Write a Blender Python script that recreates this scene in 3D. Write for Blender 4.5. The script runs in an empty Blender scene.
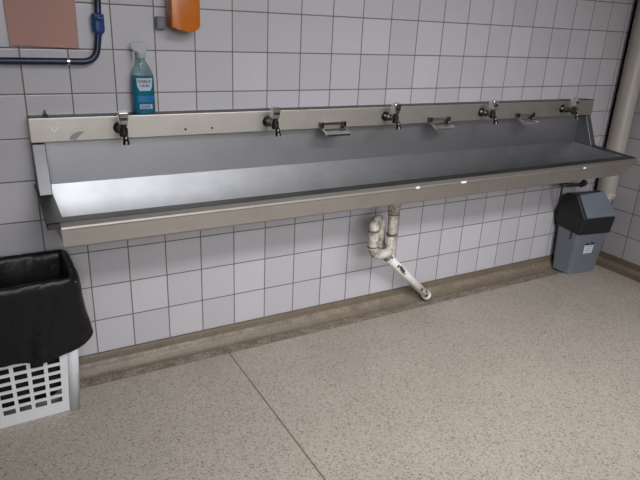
import bpy, bmesh, math, random
from mathutils import Vector, Matrix
random.seed(7)
S = bpy.context.scene
COL = S.collection
Z0 = 1.28            # height of the tile joint the measurements are counted from
PI = math.pi

# ------------------------------------------------------------------ helpers
def link(name, me, mat=None, parent=None, smooth=False):
    o = bpy.data.objects.new(name, me)
    COL.objects.link(o)
    if mat is not None:
        for m in (mat if isinstance(mat, (list, tuple)) else [mat]):
            me.materials.append(m)
    if parent is not None:
        o.parent = parent
    if smooth:
        for p in me.polygons:
            p.use_smooth = True
    return o

def obj(name, bm, mat=None, parent=None, smooth=False, loc=None):
    bmesh.ops.recalc_face_normals(bm, faces=bm.faces)
    me = bpy.data.meshes.new(name)
    bm.to_mesh(me); bm.free()
    o = link(name, me, mat, parent, smooth)
    if loc is not None:
        o.location = loc
    return o

def thing(name, label, cat, loc=(0, 0, 0), group=None):
    o = bpy.data.objects.new(name, None)
    o.empty_display_size = 0.05
    COL.objects.link(o); o.location = loc
    return tag(o, label, cat, group)

def tag(o, label, cat, group=None):
    o['label'] = label; o['category'] = cat
    if group: o['group'] = group
    return o

def struct(o):
    o['kind'] = 'structure'
    return o

def add_box(bm, x0, x1, y0, y1, z0, z1, bevel=0, seg=2):
    vs = [bm.verts.new((x, y, z)) for x in (x0, x1) for y in (y0, y1) for z in (z0, z1)]
    q = [(0, 1, 3, 2), (4, 6, 7, 5), (0, 4, 5, 1), (2, 3, 7, 6), (0, 2, 6, 4), (1, 5, 7, 3)]
    fs = [bm.faces.new([vs[i] for i in f]) for f in q]
    if bevel:
        es = list({e for f in fs for e in f.edges})
        bmesh.ops.bevel(bm, geom=es, offset=bevel, segments=seg, affect='EDGES', profile=0.5)

def box(*a, **k):
    bm = bmesh.new(); add_box(bm, *a, **k); return bm

def add_prism(bm, prof, axis, a, b):
    """extrude a 2-D outline along an axis: 'x' -> (y,z), 'y' -> (x,z), 'z' -> (x,y)"""
    def P(p, t):
        return {'x': (t, p[0], p[1]), 'y': (p[0], t, p[1]), 'z': (p[0], p[1], t)}[axis]
    A = [bm.verts.new(P(p, a)) for p in prof]
    B = [bm.verts.new(P(p, b)) for p in prof]
    n = len(prof)
    for i in range(n):
        bm.faces.new((A[i], A[(i + 1) % n], B[(i + 1) % n], B[i]))
    bm.faces.new(A); bm.faces.new(B[::-1])

def prism(prof, axis, a, b, bevel=0, seg=2):
    bm = bmesh.new(); add_prism(bm, prof, axis, a, b)
    if bevel:
        bmesh.ops.bevel(bm, geom=list(bm.edges), offset=bevel, segments=seg, affect='EDGES', profile=0.5)
    return bm

def hull(pts, bevel=0, seg=2):
    bm = bmesh.new()
    for p in pts: bm.verts.new(p)
    r = bmesh.ops.convex_hull(bm, input=bm.verts)
    bmesh.ops.dissolve_limit(bm, angle_limit=math.radians(4), verts=bm.verts, edges=bm.edges)
    if bevel:
        bmesh.ops.bevel(bm, geom=list(bm.edges), offset=bevel, segments=seg, affect='EDGES', profile=0.5)
    return bm

def round_path(pts, r, n=7):
    pts = [Vector(p) for p in pts]
    out = [pts[0]]
    for i in range(1, len(pts) - 1):
        a, b, c = pts[i - 1], pts[i], pts[i + 1]
        u = (a - b); v = (c - b)
        ang = u.angle(v)
        t = min(r / math.tan(ang / 2) if ang < PI - 1e-3 else 0, u.length * .49, v.length * .49)
        p0 = b + u.normalized() * t; p1 = b + v.normalized() * t
        for k in range(n + 1):
            s = k / n
            out.append(p0 * (1 - s) ** 2 + b * 2 * s * (1 - s) + p1 * s * s)
    out.append(pts[-1])
    return out

def add_tube(bm, path, r, n=16, cap=True):
    path = [Vector(p) for p in path]
    rs = r if isinstance(r, (list, tuple)) else [r] * len(path)
    tang = []
    for i in range(len(path)):
        a = path[max(i - 1, 0)]; b = path[min(i + 1, len(path) - 1)]
        tang.append((b - a).normalized())
    up = Vector((0, 0, 1)) if abs(tang[0].z) < .9 else Vector((0, 1, 0))
    u = tang[0].cross(up).normalized()
    rings = []
    for p, t, rr in zip(path, tang, rs):
        u = (u - t * u.dot(t)).normalized(); v = t.cross(u)
        rings.append([bm.verts.new(p + (u * math.cos(2 * PI * k / n) + v * math.sin(2 * PI * k / n)) * rr) for k in range(n)])
    for A, B in zip(rings, rings[1:]):
        for k in range(n):
            bm.faces.new((A[k], A[(k + 1) % n], B[(k + 1) % n], B[k]))
    if cap:
        bm.faces.new(rings[0][::-1]); bm.faces.new(rings[-1])

def tube(path, r, n=16, cap=True):
    bm = bmesh.new(); add_tube(bm, path, r, n, cap); return bm

def rquad(c, r, z, n=5):
    """rounded outline through four corners given counter-clockwise from above; z may be one value per corner"""
    out = []
    zs = z if isinstance(z, (list, tuple)) else [z] * 4
    for i in range(4):
        p = Vector((*c[i], zs[i])); a = Vector((*c[i - 1], zs[i - 1])); b = Vector((*c[(i + 1) % 4], zs[(i + 1) % 4]))
        p0 = p + (a - p).normalized() * r; p1 = p + (b - p).normalized() * r
        for k in range(n + 1):
            s = k / n
            out.append(p0 * (1 - s) ** 2 + p * 2 * s * (1 - s) + p1 * s * s)
    return out

def loft(loops, cap0=True, cap1=True):
    bm = bmesh.new()
    R = [[bm.verts.new(p) for p in L] for L in loops]
    n = len(R[0])
    for A, B in zip(R, R[1:]):
        for k in range(n):
            bm.faces.new((A[k], A[(k + 1) % n], B[(k + 1) % n], B[k]))
    if cap0: bm.faces.new(R[0][::-1])
    if cap1: bm.faces.new(R[-1])
    return bm

def autosmooth(o, deg=35):
    me = o.data
    bm = bmesh.new(); bm.from_mesh(me)
    for f in bm.faces: f.smooth = True
    for e in bm.edges:
        if len(e.link_faces) == 2 and e.calc_face_angle(0) > math.radians(deg):
            e.smooth = False
    bm.to_mesh(me); bm.free()
    return o

# ------------------------------------------------------------------ materials
class NT:
    def __init__(self, name):
        self.m = bpy.data.materials.new(name); self.m.use_nodes = True
        self.t = self.m.node_tree; self.b = self.t.nodes['Principled BSDF']
    def n(self, typ, **k):
        nd = self.t.nodes.new(typ)
        for a, v in k.items():
            if a.startswith('i_'):
                key = a[2:]
                nd.inputs[int(key) if key.isdigit() else key.replace('_', ' ')].default_value = v
            else: setattr(nd, a, v)
        return nd
    def l(self, a, b): self.t.links.new(a, b)
    def math(self, op, a, b=None, c=None, clamp=False):
        nd = self.t.nodes.new('ShaderNodeMath'); nd.operation = op; nd.use_clamp = clamp
        for i, v in enumerate((a, b, c)):
            if v is None: continue
            if isinstance(v, (int, float)): nd.inputs[i].default_value = v
            else: self.l(v, nd.inputs[i])
        return nd.outputs[0]
    def mix(self, fac, a, b):
        nd = self.t.nodes.new('ShaderNodeMix'); nd.data_type = 'RGBA'
        for s, v in ((nd.inputs[0], fac), (nd.inputs[6], a), (nd.inputs[7], b)):
            if isinstance(v, (int, float)): s.default_value = v
            elif isinstance(v, tuple): s.default_value = (*v[:3], 1)
            else: self.l(v, s)
        return nd.outputs[2]
    def noise(self, scale, detail=3, vec=None, rough=.55):
        nd = self.n('ShaderNodeTexNoise'); nd.inputs['Scale'].default_value = scale
        nd.inputs['Detail'].default_value = detail; nd.inputs['Roughness'].default_value = rough
        if vec is not None: self.l(vec, nd.inputs['Vector'])
        return nd.outputs['Fac']
    def ramp(self, f, a, b):
        nd = self.n('ShaderNodeMapRange'); nd.inputs[1].default_value = a; nd.inputs[2].default_value = b
        self.l(f, nd.inputs[0]); return nd.outputs[0]
    def bump(self, h, strength=.3, dist=.002):
        nd = self.n('ShaderNodeBump'); nd.inputs['Strength'].default_value = strength
        nd.inputs['Distance'].default_value = dist
        self.l(h, nd.inputs['Height']); self.l(nd.outputs[0], self.b.inputs['Normal'])
    def pos(self):
        return self.n('ShaderNodeNewGeometry').outputs['Position']
    def objc(self):
        return self.n('ShaderNodeTexCoord').outputs['Object']
    def set(self, **k):
        for a, v in k.items():
            s = self.b.inputs[a.replace('_', ' ')]
            s.default_value = (*v, 1) if isinstance(v, tuple) and len(v) == 3 else v
        return self

def plain(name, col, rough=.5, metal=0, var=.08, scale=30, bump=0, **k):
    t = NT(name); t.set(Roughness=rough, Metallic=metal, **k)
    f = t.noise(scale, 3, t.objc())
    t.l(t.mix(f, tuple(c * (1 - var) for c in col), tuple(min(1, c * (1 + var)) for c in col)), t.b.inputs['Base Color'])
    if bump: t.bump(f, bump, .003)
    return t.m

def tile_mat(name, axis, off):
    t = NT(name); P = t.pos()
    sp = t.n('ShaderNodeSeparateXYZ'); t.l(P, sp.inputs[0])
    a = t.math('ADD', sp.outputs[axis], 30.0 - off); c = t.math('ADD', sp.outputs['Z'], 30.0 - .08)
    def edge(v):
        q = t.math('DIVIDE', v, .15)
        f = t.math('FRACT', q)
        return t.math('MULTIPLY', t.math('MINIMUM', f, t.math('SUBTRACT', 1.0, f)), .15), t.math('FLOOR', q)
    ea, ia = edge(a); ec, ic = edge(c)
    e = t.math('MINIMUM', ea, ec)
    g = t.ramp(e, .0016, .0030)                 # 0 in the joint, 1 on the tile
    cell = t.n('ShaderNodeCombineXYZ'); t.l(ia, cell.inputs[0]); t.l(ic, cell.inputs[1])
    wn = t.n('ShaderNodeTexWhiteNoise'); t.l(cell.outputs[0], wn.inputs[0])
    tint = t.mix(wn.outputs[0], (.388, .372, .396), (.438, .420, .446))
    soft = t.noise(7, 4, P)
    tint = t.mix(t.math('MULTIPLY', t.ramp(soft, .5, .8), .25), tint, (.36, .34, .33))
    gr = t.mix(t.noise(25, 3, P), (.075, .062, .056), (.16, .14, .125))
    t.l(t.mix(g, gr, tint), t.b.inputs['Base Color'])
    t.l(t.math('MULTIPLY_ADD', g, -.62, .85), t.b.inputs['Roughness'])
    h = t.math('ADD', t.ramp(e, .001, .005), t.math('MULTIPLY', t.noise(14, 2, P), .25))
    t.bump(h, .35, .0015)
    return t.m

def terrazzo(name, base, joints=True, dirt=0.0, speck=1.0, band=None):
    t = NT(name); P = t.pos()
    v = t.n('ShaderNodeTexVoronoi'); v.inputs['Scale'].default_value = 210; t.l(P, v.inputs['Vector'])
    sp = t.n('ShaderNodeSeparateColor'); t.l(v.outputs['Color'], sp.inputs[0])
    dark = t.ramp(sp.outputs[0], .80, .84); light = t.ramp(sp.outputs[1], .76, .80)
    c = t.mix(t.noise(3, 4, P), tuple(b * .86 for b in base), tuple(b * 1.1 for b in base))
    c = t.mix(t.math('MULTIPLY', dark, .55 * speck), c, (.10, .08, .06))
    c = t.mix(t.math('MULTIPLY', light, .55 * speck), c, (.62, .57, .50))
    fine = t.noise(260, 2, P)
    c = t.mix(t.math('MULTIPLY', t.ramp(fine, .55, .75), .35), c, tuple(b * .55 for b in base))
    if dirt:
        d = t.math('MULTIPLY', t.ramp(t.noise(13, 6, P, .72), .40, .62), dirt)
        if band == 'cove':
            sz = t.n('ShaderNodeSeparateXYZ'); t.l(P, sz.inputs[0])
            zn = t.math('MULTIPLY_ADD', t.noise(30, 4, P), .02, sz.outputs['Z'])
            hi = t.math('MULTIPLY', t.ramp(zn, .052, .062), .62)
            lo = t.math('MULTIPLY', t.math('SUBTRACT', 1.0, t.ramp(zn, .032, .042)), .6)
            d = t.math('MAXIMUM', t.math('MAXIMUM', d, t.math('MULTIPLY', hi, t.math('MULTIPLY_ADD', t.noise(8, 5, P, .7), 1.0, .5))), t.math('MULTIPLY', lo, t.math('MULTIPLY_ADD', t.noise(7, 5, P, .7), 1.1, .35)))
        c = t.mix(d, c, (.075, .05, .028))
    if joints:
        sy = t.n('ShaderNodeSeparateXYZ'); t.l(P, sy.inputs[0])
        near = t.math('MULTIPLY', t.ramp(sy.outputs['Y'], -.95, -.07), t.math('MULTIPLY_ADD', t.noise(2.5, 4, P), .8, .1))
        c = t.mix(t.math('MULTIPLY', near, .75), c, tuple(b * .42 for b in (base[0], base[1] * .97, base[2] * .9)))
        s = t.n('ShaderNodeSeparateXYZ'); t.l(P, s.inputs[0])
        jy = t.math('SUBTRACT', 1.0, t.ramp(t.math('ABSOLUTE', t.math('ADD', s.outputs['Y'], .1055)), .0012, .0032))
        c = t.mix(t.math('MULTIPLY', jy, .7), c, (.09, .07, .05))
        jx = t.math('MINIMUM', t.math('ABSOLUTE', t.math('SUBTRACT', s.outputs['X'], .682)), 9.0)
        jn = t.math('SUBTRACT', 1.0, t.ramp(jx, .0016, .0036))
        c = t.mix(t.math('MULTIPLY', jn, .9), c, (.085, .06, .035))
        j2 = t.math('SUBTRACT', 1.0, t.ramp(t.math('ABSOLUTE', t.math('SUBTRACT', s.outputs['X'], 2.645)), .003, .007))
        c = t.mix(t.math('MULTIPLY', j2, .35), c, (.5, .46, .4))
    t.l(c, t.b.inputs['Base Color'])
    t.l(t.math('MULTIPLY_ADD', fine, .25, .38), t.b.inputs['Roughness'])
    t.bump(fine, .15, .001)
    return t.m

def steel(name, col=(.56, .56, .56), rough=.32, grime=.25, stretch=(1.5, 40, 40), warm=None):
    t = NT(name); P = t.pos()
    mp = t.n('ShaderNodeMapping'); t.l(P, mp.inputs[0]); mp.inputs['Scale'].default_value = stretch
    brushed = t.noise(14, 4, mp.outputs[0])
    blot = t.noise(5, 5, P, .6)
    c = t.mix(brushed, tuple(v * .93 for v in col), tuple(min(1, v * 1.06) for v in col))
    c = t.mix(t.math('MULTIPLY', t.ramp(blot, .45, .75), grime), c, warm or tuple(v * .72 for v in col))
    t.l(c, t.b.inputs['Base Color'])
    t.set(Metallic=1.0)
    t.l(t.math('ADD', t.math('MULTIPLY_ADD', brushed, .12, rough - .06), t.math('MULTIPLY', blot, .08)), t.b.inputs['Roughness'])
    t.bump(brushed, .05, .0006)
    return t.m

M = {}
M['tile_back'] = tile_mat('white_wall_tile', 'X', 0.0)
M['tile_side'] = tile_mat('white_side_wall_tile', 'Y', -.236)
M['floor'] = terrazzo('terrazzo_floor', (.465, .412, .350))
M['border'] = terrazzo('terrazzo_border', (.235, .20, .158), joints=False, dirt=.6)
M['cove'] = terrazzo('terrazzo_cove', (.195, .155, .115), joints=False, dirt=.6, speck=.25, band='cove')
M['paint'] = plain('white_paint', (.62, .60, .57), .7)
M['steel'] = steel('brushed_steel', (.52, .52, .535), .37)
M['steel_bright'] = steel('scratched_steel', (.355, .355, .368), .355, .75, (26, 4, 4))
M['steel_dull'] = steel('dull_steel', (.52, .485, .445), .45, .45, warm=(.36, .31, .25))
M['steel_edge'] = steel('dark_steel_edge', (.095, .095, .095), .42, .3)  # much darker steel for the rim, its lip and the ledge
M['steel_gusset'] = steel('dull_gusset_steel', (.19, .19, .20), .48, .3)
M['chrome'] = plain('chrome', (.72, .72, .73), .10, 1, .03)
M['chrome_dull'] = plain('dark_chrome', (.10, .092, .085), .28, 1, .25, 60)  # dark room mirrored in the tap chrome is put into this colour
M['screw'] = plain('dark_screw', (.05, .045, .04), .5, .6)
M['white_mark'] = plain('white_residue', (.75, .74, .72), .7)
M['smudge'] = plain('grey_residue', (.23, .22, .21), .6)
M['pvc_white'] = plain('white_pvc', (.66, .64, .61), .35, 0, .10, 22)
t = NT('dirty_white_pvc'); P = t.objc(); t.set(Roughness=.45)
c = t.mix(t.noise(20, 4, P), (.46, .42, .365), (.56, .53, .48))
c = t.mix(t.math('MULTIPLY', t.ramp(t.noise(26, 5, P, .7), .44, .60), .85), c, (.15, .11, .075))
t.l(c, t.b.inputs['Base Color']); M['pvc'] = t.m
M['ring'] = plain('grimy_seal_and_gap', (.055, .042, .032), .7)
M['grey_pipe'] = plain('grey_pvc_pipe', (.36, .325, .29), .45, 0, .08, 12)
M['dark_gap'] = plain('gap_shadow_black', (.015, .014, .013), .8)
M['blue_pipe'] = plain('dark_blue_painted_pipe', (.007, .014, .040), .4, 0, .2, 30)
M['blue_valve'] = plain('blue_valve', (.012, .05, .17), .4, 0, .1)
M['board'] = plain('pinkish_brown_board', (.34, .175, .145), .6, 0, .05, 5)
M['orange'] = plain('orange_plastic', (.44, .115, .008), .35, 0, .05)
M['greyknob'] = plain('grey_plastic', (.12, .12, .14), .4)
M['bin_grey'] = plain('slate_grey_plastic', (.125, .14, .162), .42, 0, .08, 10)
M['bin_flap'] = plain('slate_grey_flap', (.13, .15, .18), .38, 0, .06, 10)
M['bin_black'] = plain('black_plastic', (.012, .012, .013), .35, 0, .2, 20)
M['label'] = plain('white_label', (.55, .56, .58), .5, 0, .05)
M['ink'] = plain('black_ink', (.012, .012, .014), .6)
M['ink_grey'] = plain('grey_ink', (.28, .29, .31), .6)
M['basket'] = plain('white_basket_plastic', (.66, .67, .69), .38, 0, .05, 12)
M['inside'] = plain('dark_basket_contents', (.02, .02, .02), .6)
M['bag'] = plain('black_bin_bag', (.006, .006, .0068), .40, 0, .15, 9, .25, Specular_IOR_Level=.3)
M['hose'] = plain('black_rubber_hose', (.015, .014, .013), .45)
t = NT('teal_liquid'); t.set(Base_Color=(.006, .098, .15), Roughness=.2); M['teal'] = t.m
t = NT('clear_plastic'); t.set(Base_Color=(.50, .66, .68), Roughness=.08, IOR=1.15, Transmission_Weight=.95); M['clear'] = t.m
M['trigger'] = plain('milky_trigger_plastic', (.55, .56, .57), .35, 0, .05, Transmission_Weight=.45, IOR=1.15)
M['lab_blue'] = plain('blue_label_print', (.006, .12, .29), .35)
M['lab_white'] = plain('pale_label_print', (.36, .44, .50), .4)
M['lab_dark'] = plain('dark_label_print', (.08, .06, .13), .5)
M['frame'] = plain('window_frame_paint', (.5, .5, .5), .5)

# ------------------------------------------------------------------ the room
XR = 3.28; XL = -2.4; YF = -4.4; HC = 2.85
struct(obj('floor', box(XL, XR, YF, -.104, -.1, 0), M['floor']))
struct(obj('trim_1', box(XL, XR, -.104, 0, -.1, 0), M['border']))
struct(obj('wall_back', box(XL, XR + .12, 0, .12, -.1, HC), M['tile_back']))
struct(obj('wall_right', box(XR, XR + .12, YF, 0, -.1, HC), M['tile_side']))
struct(obj('wall_left', box(XL - .12, XL, YF, .12, -.1, HC), M['paint']))
struct(obj('ceiling', box(XL - .12, XR + .12, YF - .12, .12, HC, HC + .1), M['paint']))
WX0, WX1, WZ0, WZ1 = -.95, 1.85, 1.25, 2.6
bm = bmesh.new()
for b in ((XL - .12, WX0, -.1, HC), (WX1, XR + .12, -.1, HC), (WX0, WX1, -.1, WZ0), (WX0, WX1, WZ1, HC)):
    add_box(bm, b[0], b[1], YF - .12, YF, b[2], b[3])
struct(obj('wall_front', bm, M['paint']))
bm = bmesh.new()
for x in (WX0, .28, WX1 - .05): add_box(bm, x, x + .05, YF - .09, YF - .03, WZ0, WZ1)
for z in (WZ0, WZ1 - .05): add_box(bm, WX0, WX1, YF - .09, YF - .03, z, z + .05)
struct(obj('window_1', bm, M['frame']))

def cove_profile():
    # hollow curved skirting: (distance out from the wall, height)
    p = [(0, .08), (.008, .08), (.010, .077), (.011, .050), (.0125, .044), (.017, .038), (.023, .033), (.029, .026), (.034, .017),
         (.040, .009), (.047, .003), (.054, .0003), (0, .0003)]
    return p
pr = cove_profile()
o = obj('baseboard_back', prism([(-a, b) for a, b in pr], 'x', XL, XR), M['cove']); struct(autosmooth(o, 40))
o = obj('baseboard_right', prism([(XR - a, b) for a, b in pr], 'y', YF, -.012), M['cove']); struct(autosmooth(o, 40))

# ------------------------------------------------------------------ the long wash trough
def zz(v): return Z0 + v
L0, L1 = -.004, 2.932
tr = thing('wash_trough', 'long stainless steel wash trough fixed along the white tiled wall', 'sink', (0, 0, 0))
bm = box(L0, L1, -.06, -.0005, zz(-.306), zz(-.222), bevel=.003)
sb = obj('splashback', bm, M['steel_dull'], tr)
obj('ledge_sheet', box(L0 + .001, L1 - .001, -.0585, -.0006, zz(-.222), zz(-.2205)), M['steel_edge'], sb)
for x, z in ((.533, -.281), (.639, -.281), (2.93 - .13, -.27)):
    obj('screw', tube([(x, -.0598, zz(z)), (x, -.0625, zz(z))], .0045, 12), M['screw'], sb)
# worn marks near the left end
bm = bmesh.new()
add_tube(bm, round_path([(.062, -.0602, zz(-.252)), (.068, -.0602, zz(-.272)), (.079, -.0602, zz(-.264)), (.092, -.0602, zz(-.255))], .006), .0026, 6)
o = obj('scuff_mark', bm, M['white_mark'], sb); o['label'] = 'white scuff mark near the left end'
bm = prism([(.118, zz(-.300)), (.122, zz(-.288)), (.135, zz(-.278)), (.152, zz(-.272)), (.172, zz(-.272)), (.160, zz(-.281)), (.148, zz(-.292)), (.142, zz(-.300))], 'y', -.0604, -.0598)
o = obj('stain', bm, M['smudge'], sb); o['label'] = 'dark grey smear near the left end'
# back panel (between splashback and bowl)
obj('back_panel', prism([(-.001, zz(-.306)), (-.012, zz(-.306)), (-.012, zz(-.470)), (-.001, zz(-.470))], 'x', L0 + .004, L1 - .004), M['steel'], tr)
# bowl: folded sheet, closed section
T = .004
inner = [(-.012, -.466), (-.042, -.592), (-.055, -.602), (-.325, -.576), (-.338, -.566), (-.344, -.496)]
outer = [(-.344 - T, -.496), (-.338 - T, -.570), (-.327, -.576 - T), (-.055, -.602 - T), (-.042 + T, -.596), (-.012 + T, -.47)]
poly = [(y, zz(z)) for y, z in inner] + [(y, zz(z)) for y, z in outer]
bm = bmesh.new(); add_prism(bm, poly, 'x', .040, 2.892)
ins = [(y, zz(z)) for y, z in inner]
add_prism(bm, ins, 'x', .036, .040); add_prism(bm, ins, 'x', 2.892, 2.896)
bowl = obj('bowl', bm, M['steel_bright'], tr)
for q, px in ((1.456, 'waste'),):
    b2 = bmesh.new(); add_tube(b2, [(q, -.2, zz(-.589)), (q, -.2, zz(-.586))], .035, 24)
    o = obj('drain_grate', b2, M['chrome_dull'], bowl)
# rim flanges: sloping slightly to the front
def flange(x0, x1, y0, y1, za, zb, t=.004):
    return prism([(y0, zz(za)), (y1, zz(zb)), (y1, zz(zb) - t), (y0, zz(za) - t)], 'x', x0, x1)
obj('side_rim', flange(-.008, .041, -.003, -.384, -.464, -.490), M['steel_edge'], tr)
obj('side_rim', flange(2.891, 2.938, -.003, -.384, -.464, -.490), M['steel_edge'], tr)
obj('front_rim', flange(.041, 2.891, -.343, -.384, -.4872, -.490), M['steel_edge'], tr)
# apron along the front with a folded top edge
ap = [(-.379, -.4935), (-.384, -.4925), (-.398, -.503), (-.399, -.510), (-.390, -.516), (-.386, -.572), (-.380, -.578), (-.366, -.578), (-.366, -.574), (-.379, -.572)]
bm = bmesh.new()
add_prism(bm, [(y, zz(z)) for y, z in ap], 'x', .030, 2.928)
for v in bm.verts:                                  # right end is cut on a slant
    if v.co.x > 2 : v.co.x -= max(0, (zz(-.51) - v.co.z)) * 1.15
    elif v.co.z < zz(-.52): v.co.x += .002
apron = obj('front_apron', bm, M['steel_dull'], tr)
for x, w in ((1.418, .020), (1.675, .03), (2.489, .02)):
    o = obj('label_remnant', box(x - w / 2, x + w / 2, -.3996, -.3975, zz(-.5125), zz(-.5035)), M['white_mark'], apron)
    o['label'] = 'scrap of white sticker on the apron edge'
# gussets at both ends
for x0, x1 in ((-.002, .040), (2.890, 2.930)):
    g = [(-.012, zz(-.310)), (-.056, zz(-.310)), (-.128, zz(-.4725)), (-.012, zz(-.4645))]
    obj('gusset', prism(g, 'x', x0, x1, bevel=.002, seg=1), M['steel_gusset'], tr)
# turned-down lip around the left end of the rim
bm = bmesh.new()
add_prism(bm, [(-.10, zz(-.4705)), (-.384, zz(-.490)), (-.384, zz(-.512)), (-.10, zz(-.478))], 'x', -.008, -.005)
add_box(bm, -.008, .0295, -.384, -.381, zz(-.512), zz(-.4905))
obj('rim_lip', bm, M['steel_edge'], tr)

# ------------------------------------------------------------------ taps
def dup(root, loc, label):
    r = root.copy(); COL.objects.link(r); r.location = loc; r['label'] = label
    for ch in list(root.children):
        c = ch.copy(); COL.objects.link(c); c.parent = r
        for g in list(ch.children):
            d = g.copy(); COL.objects.link(d); d.parent = c
    return r

tap_at = [.289, .874, 1.465, 2.058, 2.663]
tap_lab = ['chrome wall tap below the teal spray bottle, nearest the left end of the trough',
           'chrome wall tap second from the left, just left of the first soap dish',
           'chrome wall tap above the white drain pipe, middle of the five',
           'chrome wall tap between the second and third soap dishes, fourth from the left',
           'chrome wall tap at the far right end of the splashback']
tz = zz(-.264)
tp = thing('tap', tap_lab[0], 'tap', (tap_at[0], -.0602, tz), 'taps along the trough splashback')
bm = bmesh.new(); add_tube(bm, [(0, 0, 0), (0, -.006, 0), (0, -.010, 0), (0, -.016, 0)], [.021, .021, .017, .012], 24)
obj('rosette', bm, M['chrome_dull'], tp, True)
bm = bmesh.new()
add_tube(bm, [(0, -.012, 0), (0, -.028, 0), (0, -.030, 0), (0, -.040, 0), (0, -.042, 0), (0, -.088, 0)], [.0115, .0115, .015, .015, .0115, .0115], 18)
add_tube(bm, [(0, -.078, -.018), (0, -.078, .012), (0, -.078, .014), (0, -.078, .024)], [.0145, .0145, .0115, .0115], 20)
autosmooth(obj('tap_body', bm, M['chrome_dull'], tp), 30)
bm = tube(round_path([(0, -.080, -.006), (0, -.100, -.014), (0, -.108, -.034)], .014, 6), .0095, 16)
sp = obj('spout', bm, M['chrome_dull'], tp, True)
bm = tube([(0, -.1065, -.030), (0, -.1085, -.042)], .0115, 18)
autosmooth(obj('aerator', bm, M['chrome_dull'], sp), 30)
bm = hull([(-.013, -.066, .022), (.013, -.066, .022), (-.013, -.090, .022), (.013, -.090, .022),
           (-.017, -.058, .056), (.017, -.058, .056), (-.018, -.096, .068), (.018, -.096, .068), (-.015, -.070, .072), (.015, -.070, .072)], .004, 3)
hd = obj('lever_handle', bm, M['chrome'], tp)
bm = box(-.012, .012, -.0965, -.088, .040, .050, bevel=.0015)
o = obj('handle_slot', bm, M['bin_black'], hd); o['label'] = 'dark slot in the lever'
for x, l in zip(tap_at[1:], tap_lab[1:]): dup(tp, (x, -.0602, tz), l)

# ------------------------------------------------------------------ soap dishes
sd_at = [1.182, 1.780, 2.372]
sd_lab = ['chrome soap dish between the second and third taps, widest looking of the three',
          'chrome soap dish between the third and fourth taps, middle of the three',
          'chrome soap dish between the fourth and fifth taps, farthest right of the three']
sd = thing('soap_dish', sd_lab[0], 'soap dish', (sd_at[0], -.0602, zz(-.285)), 'soap dishes on the splashback')
for s in (-1, 1):
    obj('bracket', box(s * .056 - .009, s * .056 + .009, -.020, 0, -.014, .009, bevel=.003), M['chrome_dull'], sd)
obj('rail', box(-.05, .05, -.016, -.011, -.004, .008, bevel=.0015), M['chrome'], sd)
bm = bmesh.new()
add_box(bm, -.056, .056, -.062, -.006, -.017, -.014)
for s in (-1, 1): add_box(bm, s * .056 - .002, s * .056 + .002, -.064, -.004, -.017, -.008)
add_box(bm, -.058, .058, -.066, -.062, -.017, -.008)
for k in range(5): add_box(bm, -.046, .046, -.056 + k * .0105, -.052 + k * .0105, -.0142, -.0125)
for v in bm.verts: v.co.z += (v.co.y + .006) * .45
obj('tray', bm, M['chrome'], sd)
for x, l in zip(sd_at[1:], sd_lab[1:]): dup(sd, (x, -.0602, zz(-.285)), l)

# ------------------------------------------------------------------ drain under the trough
dr = thing('drain_pipe', 'white plastic trap and sloping waste pipe under the middle of the trough', 'pipe', (1.456, -.2, 0))
def R(*p): return Vector(p) - Vector((1.456, -.2, 0))
stub = obj('tailpiece', tube([R(1.456, -.2, zz(-.594)), R(1.456, -.2, zz(-.835))], .022, 20), M['pvc'], dr, True)
obj('slip_nut', tube([R(1.456, -.2, zz(-.655)), R(1.456, -.2, zz(-.688))], .0270, 10), M['pvc'], stub)
obj('seal_ring', tube([R(1.456, -.2, zz(-.688)), R(1.456, -.2, zz(-.693))], .0255, 20), M['ring'], stub)
obj('seal_ring', tube([R(1.456, -.2, zz(-.785)), R(1.456, -.2, zz(-.792))], .0255, 20), M['ring'], stub)
pth = round_path([(1.456, -.2, zz(-.80)), (1.456, -.2, zz(-.885)), (1.366, -.19, zz(-.885)), (1.366, -.178, zz(-.722)), (1.425, -.150, zz(-.722)), (1.445, -.135, zz(-.86)), (1.505, -.125, zz(-.945))], .042, 9)
trap = obj('trap', tube([R(*p) for p in pth], .0235, 20), M['pvc'], dr, True)
for a, b in (((1.366, -.1872, zz(-.846)), (1.366, -.1868, zz(-.842))), ((1.366, -.181, zz(-.768)), (1.366, -.1808, zz(-.764)))):
    obj('seal_ring', tube([R(*a), R(*b)], .0265, 20), M['ring'], trap)
pa, pb = Vector((1.478, -.128, zz(-.915))), Vector((1.838, -.070, zz(-1.243)))
d = (pb - pa)
outp = obj('outlet_pipe', tube([R(*pa), R(*pb)], .0215, 20), M['pvc_white'], dr, True)
for s, l in ((.10, .02), (.955, .045)):
    obj('coupling', tube([R(*(pa + d * s)), R(*(pa + d * (s + l)))], .0255, 20), M['pvc_white'], outp)
obj('end_gap_shade', tube([R(*(pa + d * .985)), R(*(pa + d * 1.028))], .0235, 20), M['ring'], outp)  # black ring put in for the shadow gap at the pipe end
nrm = Vector((-.35, -.62, .40)); nrm = (nrm - d.normalized() * nrm.dot(d.normalized())).normalized()
for s, w, off in ((.06, .013, .3), (.10, .007, -.35), (.25, .009, .1), (.29, .010, -.1), (.325, .012, .0), (.365, .011, .12), (.40, .006, .3), (.80, .010, .1), (.90, .009, -.5), (.935, .011, .35)):
    n2 = Matrix.Rotation(off, 3, d.normalized()) @ nrm
    c = pa + d * s + n2 * .0205
    bm = bmesh.new(); add_tube(bm, [R(*c), R(*(c + n2 * .0025))], [w, w * .8], 10)
    o = obj('grime_spot', bm, M['ring'], outp); o['label'] = 'black grime spot on the white pipe'

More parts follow.
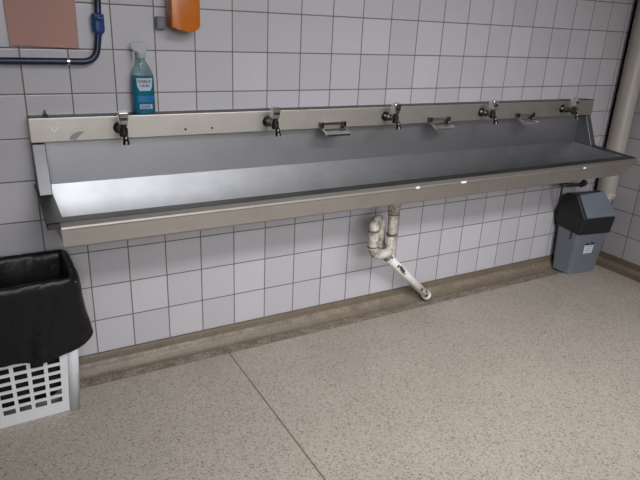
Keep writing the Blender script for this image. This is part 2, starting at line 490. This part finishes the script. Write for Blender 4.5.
# ------------------------------------------------------------------ downpipe in the corner
dp = thing('downpipe', 'thick grey plastic downpipe standing in the right corner of the room', 'pipe', (3.205, -.075, zz(-.95)))
zb = -zz(-.95)
obj('pipe_run', tube(round_path([(0, 0, HC + zb - .001), (0, 0, .115), (0, .0745, .095)], .05, 8), .055, 32), M['grey_pipe'], dp, True)
obj('socket_collar', tube([(0, 0, .125), (0, 0, .127), (0, 0, .158), (0, 0, .160)], [.055, .0595, .0595, .055], 32), M['pvc'], dp)
o = obj('gap_shadow_strip', box(-.008, .03, .0725, .0748, .10, HC + zb - .001), M['dark_gap'], dp); o['label'] = 'dark strip painted as the shadow gap along the left side'  # black strip painted for the shadow between pipe and wall

# ------------------------------------------------------------------ blue water pipe, upper left
bp = thing('water_pipe', 'dark blue painted water pipe along the tiles at the upper left', 'pipe', (.2, -.03, zz(-.042)))
def B(x, y, z): return Vector((x, y, z)) - Vector((.2, -.03, zz(-.042)))
pth = round_path([(XL + .002, -.03, zz(-.034)), (.236, -.03, zz(-.039)), (.251, -.03, zz(.062)), (.262, -.03, zz(.30))], .055, 10)
obj('pipe_run', tube([B(*p) for p in pth], .0110, 18), M['blue_pipe'], bp, True)
va = obj('valve', tube([B(.2515, -.03, zz(.052)), B(.2515, -.03, zz(.056)), B(.2515, -.03, zz(.064)), B(.2515, -.03, zz(.115)), B(.2515, -.03, zz(.12))], [.012, .017, .021, .021, .012], 12), M['blue_valve'], bp)
obj('valve_lever', box(.2515 - .2 - .010, .2515 - .2 + .010, -.045, -.02, .142, .150, bevel=.002), M['blue_valve'], va)
for x in (.145, -.6):
    bm = bmesh.new()
    add_tube(bm, [B(x - .004, -.03, zz(-.0385)), B(x + .004, -.03, zz(-.0385))], .0122, 18)
    add_box(bm, x - .2 - .006, x - .2 + .006, -.0, .0297, -.003, .009)
    o = obj('pipe_clip', bm, M['chrome'], bp); o['label'] = 'silver clip holding the blue pipe'

# ------------------------------------------------------------------ board and dispenser on the wall
o = obj('notice_board', prism([(-.025, zz(.008)), (.186, zz(.002)), (.188, zz(.26)), (-.030, zz(.26))], 'y', -.012, -.0005, bevel=.001, seg=1), M['board'])
tag(o, 'plain pinkish brown board on the tiles above the blue pipe', 'board')
ds = thing('dispenser', 'orange wall dispenser with a rounded bottom, above and right of the spray bottle', 'dispenser', (.545, 0, zz(.068)))
prof = [(-.054, .014), (-.03, .012), (-.012, .004), (.008, 0), (.028, .004), (.042, .012), (.05, .022), (.05, .19), (-.054, .19)]
bm = prism(prof, 'y', -.085, -.012, bevel=.004)
autosmooth(obj('housing', bm, M['orange'], ds), 40)
obj('back_plate', box(-.05, .046, -.0125, .0002, .02, .185), M['greyknob'], ds)
o = obj('side_hook', box(0, .032, -.03, .0002, .016, .06, bevel=.005), M['greyknob'], None, False, (.452, 0, zz(.058)))
tag(o, 'small dark grey hook on the tiles left of the orange dispenser', 'hook')

# ------------------------------------------------------------------ spray bottle on the ledge
bx, by, bz = .388, -.036, zz(-.2203)
bo = thing('spray_bottle', 'teal spray bottle with milky trigger head standing on the trough ledge', 'bottle', (bx, by, bz))
def oval(rx, ry, z, n=28):
    out = []
    for k in range(n):
        a = 2 * PI * k / n
        c, s = math.cos(a), math.sin(a)
        out.append(Vector((math.copysign(abs(c) ** .75, c) * rx, math.copysign(abs(s) ** .75, s) * ry, z)))
    return out
prof = [(.036, .022, 0), (.039, .025, .004), (.0395, .0255, .02), (.0395, .0255, .120), (.038, .0245, .138), (.033, .021, .155), (.024, .017, .171), (.015, .0135, .184), (.0115, .0115, .192), (.0115, .0115, .202)]
obj('bottle', loft([oval(*p) for p in prof]), M['clear'], bo, True)
lp = [(a + .0004, b + .0004, c - .0002 if c == 0 else c) for a, b, c in prof if c <= .125] + [(.0391, .0253, .132)]
obj('liquid', loft([oval(*p) for p in lp]), M['teal'], bo, True)
def wrap_panel(outl, off):
    """a label following the oval front of the bottle; outline in (x, z)"""
    bm = bmesh.new()
    zs = sorted({z for _, z in outl})
    def span(z):
        xs = []
        n = len(outl)
        for i in range(n):
            (xa, za), (xb, zb_) = outl[i], outl[(i + 1) % n]
            if za == zb_:
                if abs(z - za) < 1e-9: xs += [xa, xb]
            elif min(za, zb_) - 1e-9 <= z <= max(za, zb_) + 1e-9:
                xs.append(xa + (xb - xa) * (z - za) / (zb_ - za))
        return min(xs), max(xs)
    rows = []
    for z in zs:
        a, b = span(z)
        row = []
        for k in range(11):
            x = a + (b - a) * k / 10
            u = min(1, abs(x) / .0395)
            y = -(.0255 + off) * (1 - u ** (2 / .75)) ** (.75 / 2)
            row.append((x, y, z))
        rows.append(row)
    V = [[bm.verts.new(p) for p in r] for r in rows]
    W = [[bm.verts.new((p[0], p[1] - .0006, p[2])) for p in r] for r in rows]
    nr = len(V)
    for i in range(nr - 1):
        for k in range(10):
            bm.faces.new((V[i][k], V[i][k + 1], V[i + 1][k + 1], V[i + 1][k]))
            bm.faces.new((W[i][k], W[i + 1][k], W[i + 1][k + 1], W[i][k + 1]))
    for i in range(nr - 1):
        for k in (0, 10):
            bm.faces.new((V[i][k], V[i + 1][k], W[i + 1][k], W[i][k]))
    for k in range(10):
        for i in (0, nr - 1):
            bm.faces.new((V[i][k], V[i][k + 1], W[i][k + 1], W[i][k]))
    return bm
o = obj('badge_label', wrap_panel([(-.018, .084), (.020, .084), (.027, .098), (.030, .128), (-.028, .128), (-.025, .098)], .0012), M['lab_white'], bo)
bm = bmesh.new()
def strokes(bm, x0, x1, z0, z1, n, y0):
    w = (x1 - x0) / n
    for k in range(n):
        xa = x0 + k * w
        u = abs(xa + w / 2) / .0395
        y = -(.0255 + y0) * (1 - u ** (2 / .75)) ** (.75 / 2)
        m = random.choice('HETNL')
        add_box(bm, xa, xa + w * .24, y - .0012, y, z0, z1)
        if m in 'HN': add_box(bm, xa + w * .55, xa + w * .78, y - .0012, y, z0, z1)
        if m in 'HE': add_box(bm, xa, xa + w * .75, y - .0012, y, (z0 + z1) / 2 - .001, (z0 + z1) / 2 + .001)
        if m in 'ET': add_box(bm, xa, xa + w * .75, y - .0012, y, z1 - .002, z1)
        if m in 'EL': add_box(bm, xa, xa + w * .75, y - .0012, y, z0, z0 + .002)
strokes(bm, -.024, .026, .112, .122, 8, .0022)
strokes(bm, -.015, .018, .098, .107, 5, .0022)
obj('lettering', bm, M['lab_dark'], o)
o = obj('band_label', wrap_panel([(-.026, .044), (.032, .044), (.033, .066), (-.028, .066)], .0012), M['lab_blue'], bo)
o = obj('lower_label', wrap_panel([(-.020, .020), (.025, .020), (.025, .036), (-.020, .036)], .0012), M['lab_white'], bo)
bm = bmesh.new(); strokes(bm, -.017, .022, .022, .034, 7, .0020); obj('lettering', bm, M['lab_blue'], o)
tg = obj('collar', tube([(0, 0, .196), (0, 0, .198), (0, 0, .212), (0, 0, .214)], [.0135, .0145, .0145, .012], 20), M['trigger'], bo)
bm = hull([(-.034, -.008, .226), (-.034, .008, .226), (-.036, -.007, .246), (-.036, .007, .246), (.016, -.011, .213), (.016, .011, .213), (-.012, -.011, .213), (-.012, .011, .213), (.026, -.008, .238), (.026, .008, .238), (.008, -.008, .252), (.008, .008, .252)], .003, 2)
obj('spray_head', bm, M['trigger'], bo)
bm = tube(round_path([(-.018, 0, .228), (-.027, 0, .212), (-.026, 0, .186)], .012, 6), [.0045] * 7 + [.004, .003], 10) if False else tube(round_path([(-.018, 0, .228), (-.027, 0, .212), (-.026, 0, .186)], .012, 6), .0042, 10)
obj('trigger', bm, M['trigger'], bo, True)

# small black clip on the ledge, far left
bm = bmesh.new(); add_box(bm, -.007, .007, -.014, .006, 0, .012, bevel=.002); add_box(bm, -.003, .003, -.004, .002, .010, .022, bevel=.001)
o = obj('clip', bm, M['bin_black'], None, False, (.052, -.04, zz(-.2203)))
tag(o, 'tiny black clip standing on the left end of the trough ledge', 'clip')

# ------------------------------------------------------------------ swing bin in the corner
sbn = thing('swing_bin', 'slate grey swing bin with black hood standing under the right end of the trough', 'bin', (3.06, -.11, 0))
OX, OY = 3.06, -.11
def Q(c): return [(x - OX, y - OY) for x, y in c]
b0 = Q([(2.912, -.142), (3.122, -.172), (3.140, -.062), (2.868, -.040)])
b1 = Q([(2.893, -.166), (3.122, -.206), (3.150, -.062), (2.856, -.032)])
ZB, ZT = (.002, .002, .022, .022), (.275, .275, .305, .308)   # the back edge rests on the curved skirting, so the bin leans forward
def zq(t): return [a + (b - a) * t for a, b in zip(ZB, ZT)]
def lerpq(a, b, t): return [(p[0] + (q[0] - p[0]) * t, p[1] + (q[1] - p[1]) * t) for p, q in zip(a, b)]
loops = [rquad(lerpq(b0, b1, .03), .018, zq(0)), rquad(b0, .022, zq(.02))] + [rquad(lerpq(b0, b1, t), .022, zq(t)) for t in (.25, .5, .75, 1)]
body = autosmooth(obj('bin_body', loft(loops), M['bin_grey'], sbn), 40)
# hood
h0 = Q([(2.889, -.172), (3.127, -.212), (3.154, -.060), (2.850, -.027)])
pts = [(x, y, z + d) for (x, y), z in zip(h0, ZT) for d in (-.004, .02)]
h1 = Q([(2.892, -.188), (3.136, -.222), (3.150, -.075), (2.840, -.026)])
pts += [(x, y, z) for (x, y), z in zip(h1, (.375, .375, .39, .415))]
h2 = Q([(2.885, -.108), (3.085, -.132), (3.090, -.09), (2.865, -.04)])
pts += [(x, y, z) for (x, y), z in zip(h2, (.512, .520, .515, .505))]
hood = obj('bin_hood', hull(pts, .006, 2), M['bin_black'], sbn)
# flap on the front slope, standing a little proud
FLt, FRt, FRb, FLb = [Vector((x - OX, y - OY, z)) for x, y, z in ((2.893, -.116, .511), (3.078, -.141, .520), (3.134, -.222, .382), (2.904, -.191, .382))]
nn = (FRt - FLt).cross(FLb - FLt).normalized()
if nn.y > 0: nn = -nn
pts = [p + nn * s for p in (FLt, FRt, FRb, FLb) for s in (-.006, .009)]
flap = obj('swing_flap', hull(pts, .004, 3), M['bin_flap'], sbn)
# sticker on the front
fu = Vector((b1[1][0] - b1[0][0], b1[1][1] - b1[0][1], 0)).normalized()
def front(s, z, off):
    t = (z - .002) / .273
    c = lerpq(b0, b1, t)
    p = Vector((c[0][0], c[0][1], z)).lerp(Vector((c[1][0], c[1][1], z)), s)
    n = Vector((fu.y, -fu.x, 0)).normalized()
    return p + n * off
def decal(name, s0, s1, z0, z1, off, mat, parent, skew=0):
    pts = [front(s, z, o_) for s, z in ((s0, z0), (s1, z0), (s0 + skew, z1), (s1 + skew, z1)) for o_ in (-.0005, off)]
    return obj(name, hull(pts), mat, parent)
lab = decal('sticker', .32, .63, .140, .196, .0012, M['label'], body); lab['label'] = 'white sticker with a black top edge'
decal('sticker_print', .34, .43, .196, .210, .0014, M['ink'], lab)
decal('sticker_print', .51, .62, .196, .214, .0014, M['ink'], lab)
decal('sticker_print', .41, .53, .196, .202, .0014, M['ink'], lab)
for z in (.183, .169, .155):
    decal('sticker_print', .38, .57, z, z + .005, .0016, M['ink_grey'], lab)
o = obj('hood_catch', hull([front(-.0, z, o_) + Vector((dx, .045, 0)) for z in (.235, .31) for o_ in (.0, .008) for dx in (-.014, .002)]), M['bin_black'], hood)

# black hose under the right end of the trough
hs = thing('hose', 'black hose under the right end of the trough, hanging down behind the swing bin', 'hose', (2.78, -.10, zz(-.70)))
def H(x, y, z): return Vector((x, y, z)) - Vector((2.78, -.10, zz(-.70)))
obj('hose_spigot', tube([H(2.93, -.10, zz(-.602)), H(2.93, -.10, zz(-.712))], .010, 14), M['hose'], hs, True)
pth = round_path([(2.955, -.10, zz(-.700)), (2.90, -.10, zz(-.712)), (2.84, -.10, zz(-.706)), (2.735, -.10, zz(-.698))], .02, 6)
obj('outlet_elbow', tube([H(*p) for p in pth], .0105, 14), M['hose'], hs, True)
obj('elbow_nut', tube([H(2.905, -.10, zz(-.712)), H(2.945, -.10, zz(-.705))], .0165, 12), M['hose'], hs)
pth = round_path([(2.745, -.10, zz(-.700)), (2.752, -.095, zz(-.75)), (2.80, -.055, zz(-.83)), (2.842, -.012, zz(-.89)), (2.866, -.012, zz(-.98))], .04, 6)
obj('flexible_hose', tube([H(*p) for p in pth], .006, 10), M['hose'], hs, True)

# ------------------------------------------------------------------ white basket with a black bag, lower left
bk = thing('laundry_basket', 'white perforated plastic basket on the floor at the left, lined with a black bag', 'basket', (-.2, -.15, 0))
BX, BY = -.2, -.15
def K(c): return [(x - BX, y - BY) for x, y in c]
k0 = K([(-.42, -.240), (.036, -.228), (.036, -.075), (-.42, -.080)])
k1 = K([(-.455, -.338), (.062, -.325), (.062, -.050), (-.455, -.055)])
HB = .56
def kq(t): return lerpq(k0, k1, t)
# corner posts / bands as one moulded shell with real holes in the front and right sides
bm = bmesh.new()
def kp(side, s, z, off=0.0):
    t = z / HB
    c = kq(t)
    a, b = {'f': (0, 1), 'r': (1, 2), 'b': (2, 3), 'l': (3, 0)}[side]
    A = Vector((*c[a], z)); Bv = Vector((*c[b], z))
    ctr = Vector(((c[0][0] + c[2][0]) / 2, (c[0][1] + c[2][1]) / 2, z))
    p = A.lerp(Bv, s)
    e = (Bv - A).normalized(); n = Vector((e.y, -e.x, 0))
    return p - n * off
def grid_side(side, length, ncol, z0, pitch, nrow):
    """a wall of the basket with a grid of slots; every slot is a real opening"""
    m = .050 / length                                  # solid corner margin
    xs = [0.0]; holes_x = set()
    w = (1 - 2 * m) / ncol
    for k in range(ncol):
        xs += [m + k * w + w * .12, m + (k + 1) * w - w * .12]
    xs.append(1.0)
    zs = [0.0]
    for k in range(nrow):
        zs += [z0 + k * pitch, z0 + k * pitch + pitch * .66]
    zs.append(HB)
    th = .004
    Vo = [[bm.verts.new(kp(side, s, z, 0)) for s in xs] for z in zs]
    Vi = [[bm.verts.new(kp(side, s, z, th)) for s in xs] for z in zs]
    def hole(i, j): return i % 2 == 1 and j % 2 == 1 and i < len(zs) - 1 and j < len(xs) - 1
    for i in range(len(zs) - 1):
        for j in range(len(xs) - 1):
            if hole(i, j):
                o4 = [Vo[i][j], Vo[i][j + 1], Vo[i + 1][j + 1], Vo[i + 1][j]]
                i4 = [Vi[i][j], Vi[i][j + 1], Vi[i + 1][j + 1], Vi[i + 1][j]]
                for k in range(4):
                    bm.faces.new((o4[k], o4[(k + 1) % 4], i4[(k + 1) % 4], i4[k]))
            else:
                bm.faces.new((Vo[i][j], Vo[i][j + 1], Vo[i + 1][j + 1], Vo[i + 1][j]))
                bm.faces.new((Vi[i][j], Vi[i + 1][j], Vi[i + 1][j + 1], Vi[i][j + 1]))
grid_side('f', .44, 7, .052, .0365, 12)
grid_side('r', .17, 3, .052, .0365, 12)
grid_side('b', .44, 8, .052, .0365, 12)
grid_side('l', .17, 3, .052, .0365, 12)
shell = obj('basket_shell', bm, M['basket'], bk)
# corner posts, base and rolled rim
for i in range(4):
    a = Vector((*k0[i], .002)); b = Vector((*lerpq(k0, k1, .72)[i], HB * .72))
    ins = Vector(((k0[(i + 2) % 4][0] - k0[i][0]), (k0[(i + 2) % 4][1] - k0[i][1]), 0)).normalized() * .018
    obj('corner_post', tube([a + ins + Vector((0, 0, .004)), b + ins], .020, 20), M['basket'], bk, True)
obj('basket_base', loft([rquad(kq(0), .02, .001), rquad(kq(.02), .02, .010)]), M['basket'], bk)
rim = rquad(k1, .028, HB)
bm = bmesh.new(); add_tube(bm, rim + [rim[0]], .004, 10, False); obj('basket_rim', bm, M['basket'], bk, True)

# bag: lining, rim and overhang in one crumpled sheet
bg = thing('bin_bag', 'black plastic bag lining the white basket, its edge folded down outside', 'bag', (BX, BY, HB))
def ring(grow, z, wob, nz, wz=0, seed=0, n=96):
    """rounded outline around the basket at world height z, grown outward, with folds"""
    t = max(0, min(1.0, z / HB))
    c = kq(t)
    L = rquad(c, .028, 0, 8)
    # resample evenly
    seg = [(L[i], L[(i + 1) % len(L)]) for i in range(len(L))]
    tot = sum((b - a).length for a, b in seg)
    out = []; acc = 0; k = 0
    for i in range(n):
        dd = tot * i / n
        while acc + (seg[k][1] - seg[k][0]).length < dd - 1e-9:
            acc += (seg[k][1] - seg[k][0]).length; k += 1
        a, b = seg[k]; ln = (b - a).length
        p = a.lerp(b, (dd - acc) / ln if ln else 0)
        e = (b - a).normalized() if ln else Vector((1, 0, 0))
        nrm = Vector((e.y, -e.x, 0))
        f = math.sin(i * .9 + seed) * .5 + math.sin(i * .37 + seed * 2.1) * .7 + math.sin(i * 1.7 + seed * .6) * .35
        g = grow + wob * f
        q = p + nrm * g
        q.z = z + wz * (math.sin(i * .31 + seed * 1.3) + .5 * math.sin(i * .83 + seed)) - HB
        out.append(q)
    return out
loops = [ring(-.022, .016, .0015, 0, 0, 3), ring(-.022, .2, .002, 0, 0, 2.5), ring(-.024, .36, .004, 0, 0, 2), ring(-.022, .48, .004, 0, 0, 1), ring(-.016, HB - .01, .002, 0, .001, 0), ring(-.013, HB + .008, .0015, 0, .001, 0),
         ring(0, HB + .019, .0015, 0, .001, 0), ring(.012, HB + .009, .0015, 0, .001, 0), ring(.017, HB - .02, .003, 0, .002, 0),
         ring(.021, .49, .003, 0, .003, .4), ring(.023, .435, .003, 0, .004, .8), ring(.026, .38, .004, 0, .004, 1.2), ring(.028, .325, .005, 0, .006, 1.6), ring(.030, .280, .006, 0, .009, 1.8)]
bm = loft(loops, True, False)
# the tied corner pulled out to the right
for v in bm.verts:
    p = v.co
    tail = Vector((.120 - BX, -.262 - BY, .326 - HB))
    dd = (p - tail).length
    if dd < .15 and p.z < -.10 and p.x > .2:
        v.co = p.lerp(tail, min(.95, 1.05 * (1 - dd / .15)))
    elif p.z < -.2 and p.x > .2:
        v.co.z += .045
bag = obj('bag_sheet', bm, M['bag'], bg, True)
md = bag.modifiers.new('thick', 'SOLIDIFY'); md.thickness = .0015
md = bag.modifiers.new('sub', 'SUBSURF'); md.levels = 1; md.render_levels = 2
tx = bpy.data.textures.new('crumple', 'CLOUDS'); tx.noise_scale = .05
md = bag.modifiers.new('crumple', 'DISPLACE'); md.texture = tx; md.strength = .007; md.mid_level = .5; md.texture_coords = 'LOCAL'

# ------------------------------------------------------------------ light
W = bpy.data.worlds.new('sky'); S.world = W; W.use_nodes = True
bgn = W.node_tree.nodes['Background']
sky = W.node_tree.nodes.new('ShaderNodeTexSky'); sky.sky_type = 'PREETHAM' if False else 'HOSEK_WILKIE'
sky.sun_direction = (.3, -.2, .9); sky.turbidity = 6
W.node_tree.links.new(sky.outputs[0], bgn.inputs[0]); bgn.inputs[1].default_value = .25

def area(name, loc, target, sx, sy, power, col, spread=180):
    l = bpy.data.lights.new(name, 'AREA'); l.shape = 'RECTANGLE'; l.size = sx; l.size_y = sy
    l.energy = power; l.color = col; l.spread = math.radians(spread)
    o = bpy.data.objects.new(name, l); COL.objects.link(o); o.location = loc
    dv = Vector(target) - Vector(loc)
    o.rotation_euler = dv.to_track_quat('-Z', 'Y').to_euler()
    return o
area('window_daylight', (.45, YF + .02, 1.95), (1.5, 0, .1), 2.7, 1.3, 19, (.95, .97, 1.0), 64)
area('skylight', (1.3, -2.9, HC - .05), (1.4, -.2, 0), 2.4, .7, 29.5, (.97, .98, 1.0), 74)

area('right_fill', (2.2, -2.9, HC - .04), (2.2, -2.9, 0), 1.2, .3, 10, (1.0, .97, .92), 180)  # added fill light, lifts the right side and the steel there

# ------------------------------------------------------------------ camera
cam = bpy.data.cameras.new('camera'); co = bpy.data.objects.new('camera', cam); COL.objects.link(co)
cam.sensor_width = 36; cam.lens = 582.600382 / 640 * 36; cam.clip_start = .01
rv = Vector((0.361956472, -0.516091806, -0.0482942257))
rot = Matrix.Rotation(rv.length, 3, rv.normalized()) @ Matrix(((1, 0, 0), (0, 0, -1), (0, 1, 0)))
right, down, fwd = rot[0], rot[1], rot[2]
mw = Matrix((( right.x, -down.x, -fwd.x, -0.131725999), (right.y, -down.y, -fwd.y, -2.24849549), (right.z, -down.z, -fwd.z, 0.125714305 + Z0), (0, 0, 0, 1)))
co.matrix_world = mw
S.camera = co
vs = S.view_settings
vs.view_transform = 'Standard'; vs.look = 'None'; vs.gamma = 1; vs.use_curve_mapping = False; vs.exposure = 0
